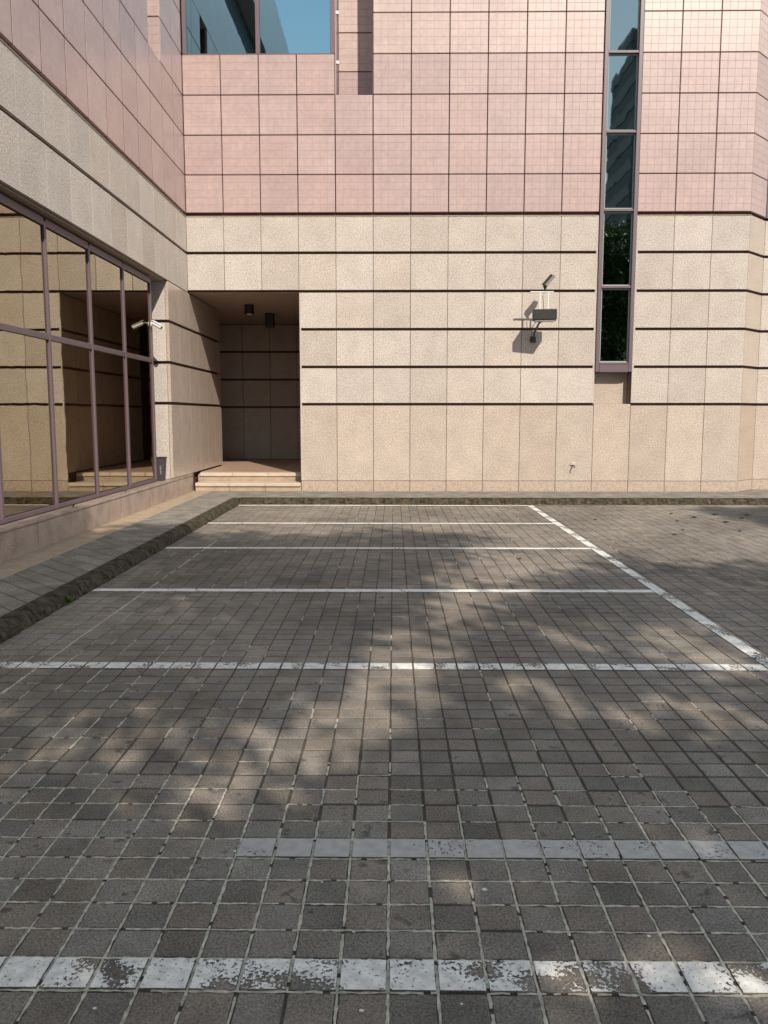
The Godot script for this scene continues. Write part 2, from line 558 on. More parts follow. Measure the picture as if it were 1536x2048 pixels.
	# chamfered corner and the wall beyond it
	var half := face_chamfer * Vector3(MODULE * 0.5, 0, 0)
	var cm := Vector3(7.155, 0, z) + half
	var e := Vector3(7.155 + MODULE * cos(PI / 4), 0, z - MODULE * sin(PI / 4))
	for k in range(-1, 5):
		var y0 := course(k) + 0.028 if k >= 0 else 0.338
		granite(b, cm, MODULE - 0.006, y0, course(k + 1) - (0.028 if k < 4 else 0.045), face_chamfer, [mats.low_chamfer if k < 0 else mats.chamfer])
		for j in 3:
			granite(b, e + Vector3(MODULE * (j + 0.5), 0, 0), MODULE - 0.009, y0, course(k + 1) - (0.028 if k < 4 else 0.045), Basis.IDENTITY, mats.low_granite if k < 0 else mats.granite)
	granite(b, cm, MODULE - 0.006, 0.06, 0.33, face_chamfer, [mats.base_granite], "base_panel")
	for j in 3:
		granite(b, e + Vector3(MODULE * (j + 0.5), 0, 0), MODULE - 0.009, 0.06, 0.33, Basis.IDENTITY, [mats.base_granite], "base_panel")
	for k in range(5, 11):
		pink(b, cm, MODULE - 0.012, course(k) + (0.009 if k > 5 else 0.032), course(k + 1) - 0.009, face_chamfer, k >= 9)
	put("wall_body", cbox(Vector3(MODULE - 0.05, 10.49, 0.3), 0.0), mats.reveal, b, cm + face_chamfer * Vector3(0, 0, -0.214) + Vector3(0, 5.045, 0), face_chamfer)
	block("wall_body", Vector3(e.x + 0.01, -0.2, e.z - 0.5), Vector3(10.4, 5.70, e.z - 0.062), mats.reveal, b, 0.0)
	var sw := holder("window", b, Vector3(e.x + 0.03, 5.75, e.z - 0.1))
	sw.set_meta("label", "dim upper window round the chamfered corner")
	put("frame", cbox(Vector3(0.08, 4.5, 0.1), 0.006), mats.frame, sw, Vector3(0.04, 2.25, 0))
	window_pane(sw, Vector3(0.08, 0.0, -0.03), Vector3(2.6, 4.5, -0.03), mats.smoke, 0.0)
	block("wall_body", Vector3(e.x + 0.02, 5.71, e.z - 0.6), Vector3(10.4, 10.29, e.z - 0.2), mats.dark, b, 0.0)


func build_passage(b: Node) -> void:
	# a deep entrance: its side wall stops at ze, where the space widens, and a back wall closes it at zb
	var z0 := WALL_Z
	var ze := depth(-4)
	var zb := -23.1
	var xr := -1.929
	var xl := -8.0
	block("wall_body", Vector3(xr, -0.2, zb - 0.3), Vector3(xr + 0.3, 4.203, z0 - 1.065), mats.reveal, b, 0.0)
	block("wall_body", Vector3(xl, -0.2, zb - 0.4), Vector3(xr - 0.002, 4.203, zb - 0.062), mats.reveal, b, 0.0)
	block("wall_body", Vector3(xl - 0.3, -0.2, zb), Vector3(xl, 4.203, -19.0), mats.low_granite[0], b, 0.0)
	block("wall_body", Vector3(xl, -0.2, -19.3), Vector3(-5.305, 4.203, -19.0), mats.low_granite[1], b, 0.0)
	block("passage_ceiling", Vector3(xl, 4.207, zb - 0.4), Vector3(xr - 0.002, 4.4, ze - 0.48), mats.soffit, b, 0.0)
	block("passage_ceiling", Vector3(-4.25, 4.207, ze - 0.478), Vector3(xr - 0.002, 4.4, z0 - 1.07), mats.soffit, b, 0.0)
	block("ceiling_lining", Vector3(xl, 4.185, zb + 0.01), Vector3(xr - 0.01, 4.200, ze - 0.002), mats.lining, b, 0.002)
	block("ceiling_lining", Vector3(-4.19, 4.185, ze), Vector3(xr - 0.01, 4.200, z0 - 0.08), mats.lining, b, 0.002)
	for i in range(-5, 3):
		for k in range(-1, 3):
			granite(b, Vector3(col(i + 0.5), 0, zb), MODULE - 0.012, (course(k) + 0.028) if k >= 0 else FLOOR_Y + 0.004, course(k + 1) - 0.028, Basis.IDENTITY, mats.low_granite)
	for j in 7:
		for k in range(-1, 3):
			granite(b, Vector3(xr - 0.002, 0, depth(-0.5 - j)), MODULE - 0.012, (course(k) if k >= 0 else FLOOR_Y) + 0.028, course(k + 1) - 0.028, Basis(Vector3.UP, -PI / 2), mats.low_granite)
	# the end of the wing's wall, where the space widens
	granite(b, Vector3(-4.78, 0, ze + 0.0), 1.03, FLOOR_Y + 0.004, 4.17, Basis(Vector3.UP, PI), mats.low_granite)
	# floor and steps
	for i in 3:
		for j in 8:
			var zf := -17.80 - j * 0.660
			block("floor_slab", Vector3(col(i) + 0.003, FLOOR_Y - 0.03, zf - 0.657), Vector3(col(i + 1) - 0.003, FLOOR_Y - 0.001 * (j % 2), zf), mats.floor, b, 0.003)
	block("floor_slab", Vector3(xl, FLOOR_Y - 0.04, zb), Vector3(-4.203, FLOOR_Y - 0.002, ze - 0.06), mats.floor, b, 0.003)
	block("floor_base", Vector3(-4.19, 0.0, zb), Vector3(xr - 0.004, FLOOR_Y - 0.032, -17.53), mats.strip, b, 0.0)
	for s in [[0.29, -17.06, -17.50, 0.12], [FLOOR_Y, -17.50, -17.797, 0.29]]:
		var st := holder("step", b)
		for i in 3:
			var x0 := col(i) + (0.05 if i == 0 else 0.003)
			block("tread", Vector3(x0, s[0] - 0.075, s[2]), Vector3(col(i + 1) - (0.012 if i == 2 else 0.003), s[0], s[1]), mats.step, st, 0.007)
			block("riser", Vector3(x0, s[3] - 0.08, s[2]), Vector3(col(i + 1) - 0.004, s[0] - 0.078, s[1] - 0.035), mats.strip, st, 0.003)
	# fittings under the ceiling
	var d := Shape.new()
	d.tube([Vector3(0, 0, 0), Vector3(0, -0.20, 0)], [0.11, 0.11], 16)
	var fit := put("ceiling_fitting", d.made(), mats.black, b, Vector3(-3.28, 4.18, -19.0))
	var ring := Shape.new()
	ring.tube([Vector3(0, -0.201, 0), Vector3(0, -0.215, 0)], [0.075, 0.06], 16)
	put("glass", ring.made(), mats.white_metal, fit)
	put("ceiling_fitting", cbox(Vector3(0.22, 0.34, 0.2), 0.02), mats.black, b, Vector3(-3.05, 4.015, -20.6))


func build_wing(b: Node) -> void:
	var x := WING_X
	var inner := x - 1.1
	var near := 5.0
	# bodies
	block("wall_body", Vector3(inner, 4.205, -20.6), Vector3(x - 0.062, 8.0, near), mats.reveal, b, 0.0)
	block("wall_body", Vector3(inner, 8.002, -20.6), Vector3(x - 0.062, 10.29, depth(2)), mats.reveal, b, 0.0)
	block("wall_body", Vector3(inner, 8.002, depth(3)), Vector3(x - 0.062, 10.29, near), mats.reveal, b, 0.0)
	block("wall_body", Vector3(inner, 8.004, depth(2) + 0.002), Vector3(x - 0.912, 10.29, depth(3) - 0.002), mats.reveal, b, 0.0)
	block("wall_body", Vector3(inner, -0.2, depth(-4) + 0.06), Vector3(x - 0.062, 4.203, depth(2) - 0.062), mats.reveal, b, 0.0)
	block("wall_body", Vector3(inner, 0.43, depth(2) - 0.06), Vector3(-4.82, 4.203, near), mats.dark, b, 0.0)
	block("wall_body", Vector3(inner, -0.2, depth(2) - 0.06), Vector3(x - 0.062, 0.428, near), mats.reveal, b, 0.0)
	# storeys out of the frame above, with a strip of dark windows
	block("upper_wall", Vector3(inner, 10.30, -18.2), Vector3(x - 0.004, 11.9, near), mats.pink[0], b)
	block("upper_wall", Vector3(inner, 14.0, -18.2), Vector3(x - 0.004, 17.0, near), mats.pink[2], b)
	block("upper_wall", Vector3(inner, 11.905, -18.2), Vector3(x - 0.5, 13.995, near), mats.dark, b)
	# granite bands above the glazing and pink courses over them
	for i in 19:
		var z := depth(i + 0.5)
		for k in [3, 4]:
			granite(b, Vector3(x, 0, z), MODULE - 0.008, course(k) + (0.028 if k > 3 else -0.01), course(k + 1) - (0.028 if k < 4 else 0.045), face_wing, mats.granite)
			block("joint_seal", Vector3(x - 0.05, course(k) + (0.03 if k > 3 else -0.008), depth(i + 1) - 0.004), Vector3(x - 0.003, course(k + 1) - (0.03 if k < 4 else 0.047), depth(i + 1) + 0.004), mats.mastic, b, 0.0)
		for k in range(5, 11):
			if i == 2 and k >= 8:
				continue
			pink(b, Vector3(x, 0, z), MODULE - 0.018, course(k) + (0.009 if k > 5 else 0.032), course(k + 1) - 0.009, face_wing, false)
			if not (k >= 8 and i == 1):
				block("joint_seal", Vector3(x - 0.05, course(k) + (0.010 if k > 5 else 0.034), depth(i + 1) - 0.0085), Vector3(x - 0.0022, course(k + 1) - 0.010, depth(i + 1) + 0.0085), mats.reveal, b, 0.0)
	block("ledge", Vector3(x - 0.06, 5.672, -17.08), Vector3(x + 0.012, 5.684, depth(19)), mats.low_granite[0], b, 0.002)
	# slot in the wing: its sunlit far side
	for k in range(8, 11):
		pink(b, Vector3(x - 0.447, 0, depth(2) + 0.052), 0.888, course(k) + 0.009, course(k + 1) - 0.009, Basis.IDENTITY, k >= 9)
		pink(b, Vector3(x - 0.85, 0, depth(2.55)), MODULE - 0.10, course(k) + 0.009, course(k + 1) - 0.009, face_wing, k >= 9)
	# wall beyond the panels that can be told apart
	block("wing_wall", Vector3(x - 0.06, 4.21, depth(19) + 0.005), Vector3(x - 0.003, 5.68, near), mats.granite[0], b)
	block("wing_wall", Vector3(x - 0.06, 5.75, depth(19) + 0.005), Vector3(x - 0.003, 10.28, near), mats.pink[0], b)
	# pier and the passage's side
	for i in range(-4, 2):
		var z := depth(i + 0.5)
		for k in range(-1, 3):
			granite(b, Vector3(x, 0, z), MODULE - 0.0025, (course(k) + 0.028) if k >= 0 else 0.50, course(k + 1) - 0.028, face_wing, [mats.polished])
	for k in range(-1, 3):
		granite(b, Vector3(-4.535, 0, depth(2)), 0.545, (course(k) + 0.028) if k >= 0 else 0.485, course(k + 1) - 0.028, Basis.IDENTITY, mats.granite)
	# soffit over the glazing
	block("soffit", Vector3(-4.85, 4.172, depth(2) + 0.002), Vector3(x - 0.062, 4.192, near), mats.lining, b, 0.003)
	# plinth, its cap, and the pale kerb strip's wall
	var p := depth(0)
	while p < 2.0:
		block("plinth_panel", Vector3(x - 0.06, 0.06, p + 0.004), Vector3(x + 0.008, 0.435, p + 2.0 * MODULE - 0.004), mats.plinth, b, 0.006)
		if p > -16.0:
			block("plinth_cap", Vector3(-4.80, 0.44, maxf(p, depth(2)) + 0.003), Vector3(x + 0.016, 0.480, p + 2.0 * MODULE - 0.003), mats.plinth, b, 0.008)
		else:
			block("plinth_cap", Vector3(x - 0.06, 0.44, p + 0.003), Vector3(x + 0.012, 0.490, depth(2) - 0.003), mats.plinth, b, 0.008)
		p += 2.0 * MODULE
	# return of the glazing behind its last post, and the niche it leaves before the pier
	block("end_panel", Vector3(-4.80, 0.49, GLASS_END - 0.025), Vector3(GLASS_X - 0.03, 4.165, GLASS_END - 0.005), mats.frame, b, 0.002)
	# glazing: one window with its mullions, transom and panes
	var win := holder("window", b, Vector3(GLASS_X, 0.0, GLASS_END), face_wing)
	win.set_meta("label", "long ground-floor glazing of bronze reflecting glass in purple frames")
	var n := 11
	for i in n + 1:
		var zz := -i * BAY
		put("mullion", cbox(Vector3(0.058, 3.62, 0.055), 0.006), mats.frame, win, Vector3(zz, 2.30, 0.0))
	for i in n:
		var a := -(i + 1) * BAY + 0.031
		var c := -i * BAY - 0.031
		for r in [[0.56, 2.638], [2.722, 4.03]]:
			window_pane(win, Vector3(a, r[0], -0.006), Vector3(c, r[1], -0.006), mats.bronze, 0.0, Vector3((rng.randf() - 0.5) * 0.002, (rng.randf() - 0.5) * 0.001, 0))
		put("transom", cbox(Vector3(c - a, 0.078, 0.048), 0.006), mats.frame, win, Vector3((a + c) * 0.5, 2.68, 0.0))
		put("bottom_rail", cbox(Vector3(c - a, 0.06, 0.05), 0.006), mats.frame, win, Vector3((a + c) * 0.5, 0.52, 0.0))
		put("head_rail", cbox(Vector3(c - a, 0.10, 0.05), 0.006), mats.frame, win, Vector3((a + c) * 0.5, 4.095, 0.0))


# ---------------------------------------------------------------- ground
func in_view(p: Vector3, cam: Transform3D) -> bool:
	var q := cam.affine_inverse() * p
	return q.z < -0.5 and absf(q.x / q.z) < 0.478 and absf(q.y / q.z) < 0.634


func paver_tone(x: float, z: float) -> Color:
	var k := 0.62 + (rng.randf() - 0.5) * 0.13 + far_tone.get_noise_2d(x, z) * 0.22
	var w := (rng.randf() - 0.5) * 0.07
	return Color(k * (1.0 + w), k, k * (1.0 - w))


var far_tone: FastNoiseLite


func build_ground(cam: Transform3D) -> void:
	far_tone = noise(91, 0.35, FastNoiseLite.TYPE_SIMPLEX_SMOOTH, 2)
	var wide := Shape.new()
	wide.quad(Vector3(-600, -0.03, -600), Vector3(600, -0.03, -600), Vector3(600, -0.03, 600), Vector3(-600, -0.03, 600), Vector3.UP)
	kind(put("ground", wide.made(), mats.asphalt), "structure")
	var g := holder("paved_ground")
	kind(g, "structure")
	var bed := Shape.new()
	bed.quad(Vector3(-3.2, -0.005, -15.75), Vector3(11, -0.005, -15.75), Vector3(11, -0.005, 3.0), Vector3(-3.2, -0.005, 3.0), Vector3.UP)
	put("joint_bed", bed.made(), mats.bed, g)
	# the pavers: the 300 that show largest on their own, the others together
	var rest := Shape.new()
	var kinds := []
	for i in 24:
		var s := Shape.new()
		s.tint = paver_tone(i * 7.3, i * 3.1)
		var a := PAVER_X * 0.5 - 0.0054 - rng.randf() * 0.0012
		var e := PAVER_Z * 0.5 - 0.0066 - rng.randf() * 0.0012
		var outline := PackedVector2Array()
		for q in [Vector2(-a, -e), Vector2(a, -e), Vector2(a, e), Vector2(-a, e)]:
			var u := 0.0015 + 0.008 * pow(rng.randf(), 3.0)
			var t := 0.0015 + 0.008 * pow(rng.randf(), 3.0)
			var cut_x := Vector2(q.x - signf(q.x) * u, q.y)
			var cut_y := Vector2(q.x, q.y - signf(q.y) * t)
			if q.x * q.y > 0.0:
				outline.append(cut_y); outline.append(cut_x)
			else:
				outline.append(cut_x); outline.append(cut_y)
			# a slight wave along the following side
			var next: Vector2 = q.rotated(PI / 2) * Vector2(a / e, e / a) if q.x * q.y > 0.0 else q.rotated(PI / 2) * Vector2(a / e, e / a)
			outline.append((q + next) * 0.5 * (1.0 - 0.022 * rng.randf()))
		s.slab(outline, -0.03, 0.0, 0.0026, Vector2(rng.randf() - 0.5, rng.randf() - 0.5) * 0.018)
		kinds.append(s.made())
	var shown := 0
	for r in range(-34, 90):
		var zc := -2.395 - PAVER_Z * (r + 0.5)
		for q in range(-20, 70):
			var xc := -0.015 + PAVER_X * (q + 0.5)
			var at := Vector3(xc + (rng.randf() - 0.5) * 0.003, (rng.randf() - 0.5) * 0.003, zc + (rng.randf() - 0.5) * 0.0022)
			if zc < -2.0 and shown < 300 and in_view(at, cam):
				put("paver", kinds[rng.randi() % kinds.size()], mats.paver, g, at)
				shown += 1
				continue
			rest.tint = paver_tone(xc, zc)
			var a := PAVER_X * 0.5 - 0.0040
			var e := PAVER_Z * 0.5 - 0.0072
			rest.slab(PackedVector2Array([Vector2(at.x - a, at.z - e), Vector2(at.x + a, at.z - e), Vector2(at.x + a, at.z + e), Vector2(at.x - a, at.z + e)]), -0.01, at.y, 0.0026, Vector2(rng.randf() - 0.5, rng.randf() - 0.5) * 0.018)
	kind(put("pavers_beyond", rest.made(), mats.paver, g), "stuff")
	# pale mortar left in some of the joints
	var m := Shape.new()
	for r in range(-6, 88):
		var zl := -2.395 - PAVER_Z * r
		for q in range(-20, 60):
			var xl := -0.015 + PAVER_X * q
			var near := smoothstep(-3.9, -3.0, zl)
			var west := smoothstep(-0.2, -1.6, xl) * smoothstep(-7.5, -4.5, zl)
			var k := far_tone.get_noise_2d(xl * 3.0 + 50, zl * 1.2)
			if rng.randf() < 0.05 + 0.90 * near + 0.42 * west * (1.0 if k > -0.1 else 0.2):
				fill_joint(m, Vector3(xl, 0, zl), Vector3(0, 0, -PAVER_Z))
			if rng.randf() < 0.03 + 0.93 * near + 0.22 * west:
				fill_joint(m, Vector3(xl, 0, zl), Vector3(PAVER_X, 0, 0))
	for i in 60:     # a long seam refilled with mortar
		var z1 := -4.4 - i * 0.11
		if rng.randf() < 0.12:
			continue
		var h := 0.005 + rng.randf() * 0.006
		var x1 := -0.015 - PAVER_X * 16.0
		m.quad(Vector3(x1 - h, 0.0012, z1), Vector3(x1 + h, 0.0012, z1), Vector3(x1 + h * 0.9, 0.0012, z1 - 0.11), Vector3(x1 - h * 1.1, 0.0012, z1 - 0.11), Vector3.UP)
	kind(put("mortar", m.made(), mats.mortar, g), "stuff")
	# drops of paint on the near pavers
	for s in [[-0.62, -3.03, 0.009], [0.33, -2.78, 0.012], [0.66, -3.08, 0.010], [-0.26, -2.82, 0.006], [-0.86, -2.17, 0.007], [0.84, -2.52, 0.007], [-0.09, -2.17, 0.009], [0.20, -2.20, 0.005], [-0.13, -2.53, 0.005]]:
		var o := Shape.new()
		o.tube([Vector3.ZERO, Vector3(0, 0.0012, 0)], [s[2], s[2] * 0.7], 9)
		put("paint_drop", o.made(), mats.white_metal, g, Vector3(s[0], 0.0012, s[1]), Basis.from_scale(Vector3(1.0, 1.0, 0.8)))


# an uneven run of mortar along one side of a paver, with pieces broken out
func fill_joint(m: Shape, from: Vector3, run: Vector3) -> void:
	var side := run.cross(Vector3.UP).normalized()
	var n := 7
	var w := []
	for e in n + 1:
		w.append([0.0030 + rng.randf() * 0.0036, (rng.randf() - 0.5) * 0.0026, -0.0006 - rng.randf() * 0.0022])
	for e in n:
		if rng.randf() < 0.07:
			continue
		var p := from + run * (e / float(n))
		var q := from + run * ((e + 1) / float(n))
		var a: Array = w[e]
		var b: Array = w[e + 1]
		m.quad(p + side * (a[1] - a[0]) + Vector3(0, a[2], 0), p + side * (a[1] + a[0]) + Vector3(0, a[2], 0), q + side * (b[1] + b[0]) + Vector3(0, b[2], 0), q + side * (b[1] - b[0]) + Vector3(0, b[2], 0), Vector3.UP)


# paint over the part of each paver that a stripe covers
func stripe(x0: float, x1: float, z0: float, z1: float, mat: Material, solid: bool) -> void:
	var s := Shape.new()
	if solid:
		s.quad(Vector3(x0, 0.0042, z0), Vector3(x1, 0.0042, z0), Vector3(x1, 0.0042, z1), Vector3(x0, 0.0042, z1), Vector3.UP)
	else:
		for r in range(floori((-2.395 - z1) / PAVER_Z) - 1, ceili((-2.395 - z0) / PAVER_Z) + 1):
			for q in range(floori((x0 + 0.015) / PAVER_X) - 1, ceili((x1 + 0.015) / PAVER_X) + 1):
				var a := maxf(x0, -0.015 + PAVER_X * q + 0.0062)
				var b := minf(x1, -0.015 + PAVER_X * (q + 1) - 0.0062)
				var c := maxf(z0, -2.395 - PAVER_Z * (r + 1) + 0.0062)
				var d := minf(z1, -2.395 - PAVER_Z * r - 0.0062)
				if b - a > 0.01 and d - c > 0.01:
					s.quad(Vector3(a, 0.0034, c), Vector3(b, 0.0034, c), Vector3(b, 0.0034, d), Vector3(a, 0.0034, d), Vector3.UP)
	kind(put("parking_line", s.made(), mat), "structure")


func build_lines() -> void:
	stripe(-2.95, 6.0, -2.395, -2.2475, mats.worn_paint, false)
	stripe(-0.62, 6.0, -3.1325, -2.985, mats.gray_paint, false)
	stripe(-2.95, 2.63, -5.4925, -5.345, mats.paint, false)
	stripe(-2.93, 2.52, -7.895, -7.775, mats.far_paint, true)
	stripe(-2.93, 2.52, -10.45, -10.335, mats.far_paint, true)
	stripe(-2.93, 2.52, -12.88, -12.765, mats.far_paint, true)
	stripe(-2.93, 2.52, -15.45, -15.33, mats.far_paint, true)
	stripe(2.525, 2.632, -15.45, -5.5, mats.paint, true)
	stripe(2.525, 2.632, -5.34, -3.14, mats.paint, true)


func kerb_mesh(length: float, seed_: int) -> ArrayMesh:
	# runs along -z from 0, its face towards +x, its foot at x = 0
	var s := Shape.new()
	var profile := [Vector2(0.0, -0.06), Vector2(0.004, 0.02), Vector2(-0.012, 0.062), Vector2(-0.045, 0.098), Vector2(-0.10, 0.117), Vector2(-0.155, 0.1195), Vector2(-0.16, -0.06)]
	var f := noise(seed_, 5.0)
	var steps := maxi(2, int(length / 0.05))
	var rows := []
	for i in steps + 1:
		var z := -length * i / steps
		var row := []
		for j in profile.size():
			var p: Vector2 = profile[j]
			var k := f.get_noise_3d(z, j * 0.09, seed_) * (0.016 if j > 0 and j < 4 else 0.004)
			if (i == 0 or i == steps) and j > 0 and j < 5:
				k -= 0.006
			row.append(Vector3(p.x + k, p.y + k * 0.5, z))
		rows.append(row)
	for i in steps:
		for j in profile.size() - 1:
			s.quad(rows[i][j], rows[i + 1][j], rows[i + 1][j + 1], rows[i][j + 1], Vector3(1, 0.5, 0) if j < 4 else (Vector3.UP if j == 4 else Vector3.LEFT))
	for e in [0, steps]:
		for j in range(1, profile.size() - 1):
			s.tri(rows[e][0], rows[e][j], rows[e][j + 1], Vector3(0, 0, 1 if e == 0 else -1))
	return s.made()


func build_sidewalk(cam: Transform3D) -> void:
	var k := holder("kerb")
	kind(k, "structure")
	var stones := []
	for i in 5:
		stones.append(kerb_mesh(0.994, 300 + i))
	for i in 19:
		put("kerb_stone", stones[i % 5], mats.kerb, k, Vector3(-2.94, 0, 3.4 - i * 1.0 + 0.0))
	put("kerb_stone", kerb_mesh(0.13, 340), mats.kerb, k, Vector3(-2.94, 0, 3.4 - 19.0))
	for i in 14:
		put("kerb_stone", stones[(i + 2) % 5], mats.kerb, k, Vector3(-2.94 + 1.0 * i + 0.0, 0, -15.58), Basis(Vector3.UP, -PI / 2))
	var w := holder("sidewalk")
	kind(w, "structure")
	var bed := Shape.new()
	bed.quad(Vector3(-4.2, 0.112, -15.74), Vector3(-3.095, 0.112, -15.74), Vector3(-3.095, 0.112, 4.0), Vector3(-4.2, 0.112, 4.0), Vector3.UP)
	bed.quad(Vector3(-4.2, 0.112, -17.7), Vector3(11.0, 0.112, -17.7), Vector3(11.0, 0.112, -15.74), Vector3(-4.2, 0.112, -15.74), Vector3.UP)
	put("joint_bed", bed.made(), mats.bed, w)
	# diamond-laid square tiles cut to the kerb, the pale strip and the wall
	var zones := [PackedVector2Array([Vector2(-3.80, -15.74), Vector2(-3.10, -15.74), Vector2(-3.10, 3.2), Vector2(-3.80, 3.2)]), PackedVector2Array([Vector2(-3.80, -17.04), Vector2(7.2, -17.04), Vector2(7.75, -17.57), Vector2(10.5, -17.57), Vector2(10.5, -15.745), Vector2(-3.80, -15.745)])]
	var all := []
	for zone in zones:
		for i in range(-80, 90):
			for j in range(-80, 90):
				var c := Vector2(-3.09, -8.03) + Vector2(i + j, j - i) * 0.1414
				if c.x < -4.1 or c.x > 10.8 or c.y < -17.9 or c.y > 3.5:
					continue
				var h := 0.1414 - 0.0085
				var d := PackedVector2Array([c + Vector2(h, 0), c + Vector2(0, h), c - Vector2(h, 0), c - Vector2(0, h)])
				for p in Geometry2D.intersect_polygons(d, zone):
					if p.size() >= 3:
						all.append([cam.origin.distance_to(Vector3(c.x, 0.12, c.y)) if in_view(Vector3(c.x, 0.12, c.y), cam) else 99.0, p])
	all.sort_custom(func(a, b): return a[0] < b[0])
	var rest := Shape.new()
	for i in all.size():
		var s := rest if i >= 300 or all[i][0] > 90.0 else Shape.new()
		var t := 0.72 + (rng.randf() - 0.5) * 0.2
		s.tint = Color(t * 1.01, t, t * 0.98)
		s.slab(all[i][1], 0.10, 0.120 + (rng.randf() - 0.5) * 0.002, 0.003)
		if s != rest:
			put("walk_tile", s.made(), mats.walk, w)
	kind(put("walk_tiles_beyond", rest.made(), mats.walk, w), "stuff")
	var z := -17.1
	while z < 2.5:
		block("border_slab", Vector3(-4.19, 0.05, z + 0.003), Vector3(-3.806, 0.123 + (rng.randf() - 0.5) * 0.002, z + 1.1 - 0.003), mats.strip, w, 0.004)
		z += 1.1


# ---------------------------------------------------------------- small things
func build_floodlight() -> void:
	var o := holder("wall_light", self, Vector3(2.97, 3.65, WALL_Z))
	tag(o, "black box light with a small finned lamp above it on a wall bracket", "wall light")
	var turn := Basis(Vector3.UP, -0.12)
	var body := Shape.new()
	body.box(Vector3(0, 0, 0.58), Vector3(0.46, 0.20, 0.34), 0.012, turn)
	put("housing", body.made(), mats.black, o)
	var rim := Shape.new()
	rim.box(Vector3(0, -0.112, 0.58), Vector3(0.38, 0.018, 0.28), 0.004, turn)
	put("lamp_glass", rim.made(), mats.white_metal, o)
	var arm := Shape.new()
	arm.tube([Vector3(-0.12, -0.42, 0.0), Vector3(-0.12, -0.30, 0.16), Vector3(-0.08, -0.14, 0.42), Vector3(-0.05, -0.11, 0.56)], [0.022, 0.022, 0.02, 0.02], 8)
	arm.box(Vector3(-0.12, -0.42, 0.012), Vector3(0.12, 0.12, 0.02), 0.004)
	put("bracket", arm.made(), mats.bronze_black, o)
	for x in [-0.10, 0.06]:
		var r := Shape.new()
		r.tube([Vector3(x, 0.10, 0.58), Vector3(x, 0.44, 0.58)], [0.016, 0.016], 10)
		put("post", r.made(), mats.white_metal, o)
	var bar := Shape.new()
	bar.box(Vector3(-0.06, 0.448, 0.58), Vector3(0.46, 0.022, 0.035), 0.004)
	put("crossbar", bar.made(), mats.white_metal, o)
	var wire := Shape.new()
	wire.tube([Vector3(-0.01, 0.44, 0.56), Vector3(-0.035, 0.36, 0.54), Vector3(-0.02, 0.24, 0.55), Vector3(-0.015, 0.10, 0.55)], [0.006, 0.006, 0.006, 0.006], 6)
	wire.tube([Vector3(-0.14, -0.10, 0.50), Vector3(-0.20, -0.22, 0.34), Vector3(-0.17, -0.36, 0.12), Vector3(-0.15, -0.46, 0.006)], [0.007, 0.007, 0.007, 0.007], 6)
	put("cable", wire.made(), mats.black, o)
	var lean := Basis(Vector3.BACK, -0.72) * Basis(Vector3.RIGHT, -0.2)
	var neck := Shape.new()
	neck.tube([Vector3(0.0, 0.455, 0.58), Vector3(0.0, 0.52, 0.58), Vector3(0.0, 0.56, 0.58)], [0.022, 0.024, 0.05], 10)
	put("neck", neck.made(), mats.black, o)
	var head := Shape.new()
	head.box(Vector3(0.075, 0.65, 0.58), Vector3(0.055, 0.27, 0.12), 0.006, lean)
	var lamp := put("lamp_head", head.made(), mats.bronze_black, o)
	for i in 7:
		var fin := Shape.new()
		fin.box(Vector3(0.075, 0.65, 0.58) + lean * Vector3(-0.048, -0.115 + i * 0.038, 0), Vector3(0.045, 0.012, 0.115), 0.002, lean)
		put("fin", fin.made(), mats.black, lamp)
	var face := Shape.new()
	face.box(Vector3(0.075, 0.65, 0.58) + lean * Vector3(0.032, 0, 0), Vector3(0.012, 0.23, 0.10), 0.003, lean)
	put("lens", face.made(), mats.sealant, lamp)


func build_cameras() -> void:
	var o := holder("security_camera", self, Vector3(-4.372, 3.33, GLASS_END + 0.02))
	tag(o, "white bullet security camera on the last glazing post beside the granite pier", "security camera")
	var arm := Shape.new()
	arm.box(Vector3(0.010, 0.0, 0.0), Vector3(0.018, 0.07, 0.05), 0.005)
	arm.tube([Vector3(0.015, 0.0, 0.0), Vector3(0.05, 0.012, 0.05), Vector3(0.09, 0.004, 0.13)], [0.013, 0.013, 0.014], 8)
	put("arm", arm.made(), mats.white_metal, o)
	var p := Vector3(0.075, 0.0, 0.13)
	var q := Vector3(0.245, -0.09, 0.20)
	var body := Shape.new()
	body.tube([p, p.lerp(q, 0.06), p.lerp(q, 0.94), q], [0.022, 0.034, 0.036, 0.030], 14)
	put("body", body.made(), mats.white_metal, o)
	var along := (q - p).normalized()
	var side := along.cross(Vector3.UP).normalized()
	var hood := Shape.new()
	hood.box((p + q) * 0.5 + Vector3(0.004, 0.042, 0), Vector3((q - p).length() * 1.12, 0.008, 0.085), 0.003, Basis(along, side.cross(along), side))
	put("sunshield", hood.made(), mats.white_metal, o)
	var eye := Shape.new()
	eye.tube([q, q + along * 0.006], [0.024, 0.022], 12)
	put("lens", eye.made(), mats.lens, o)


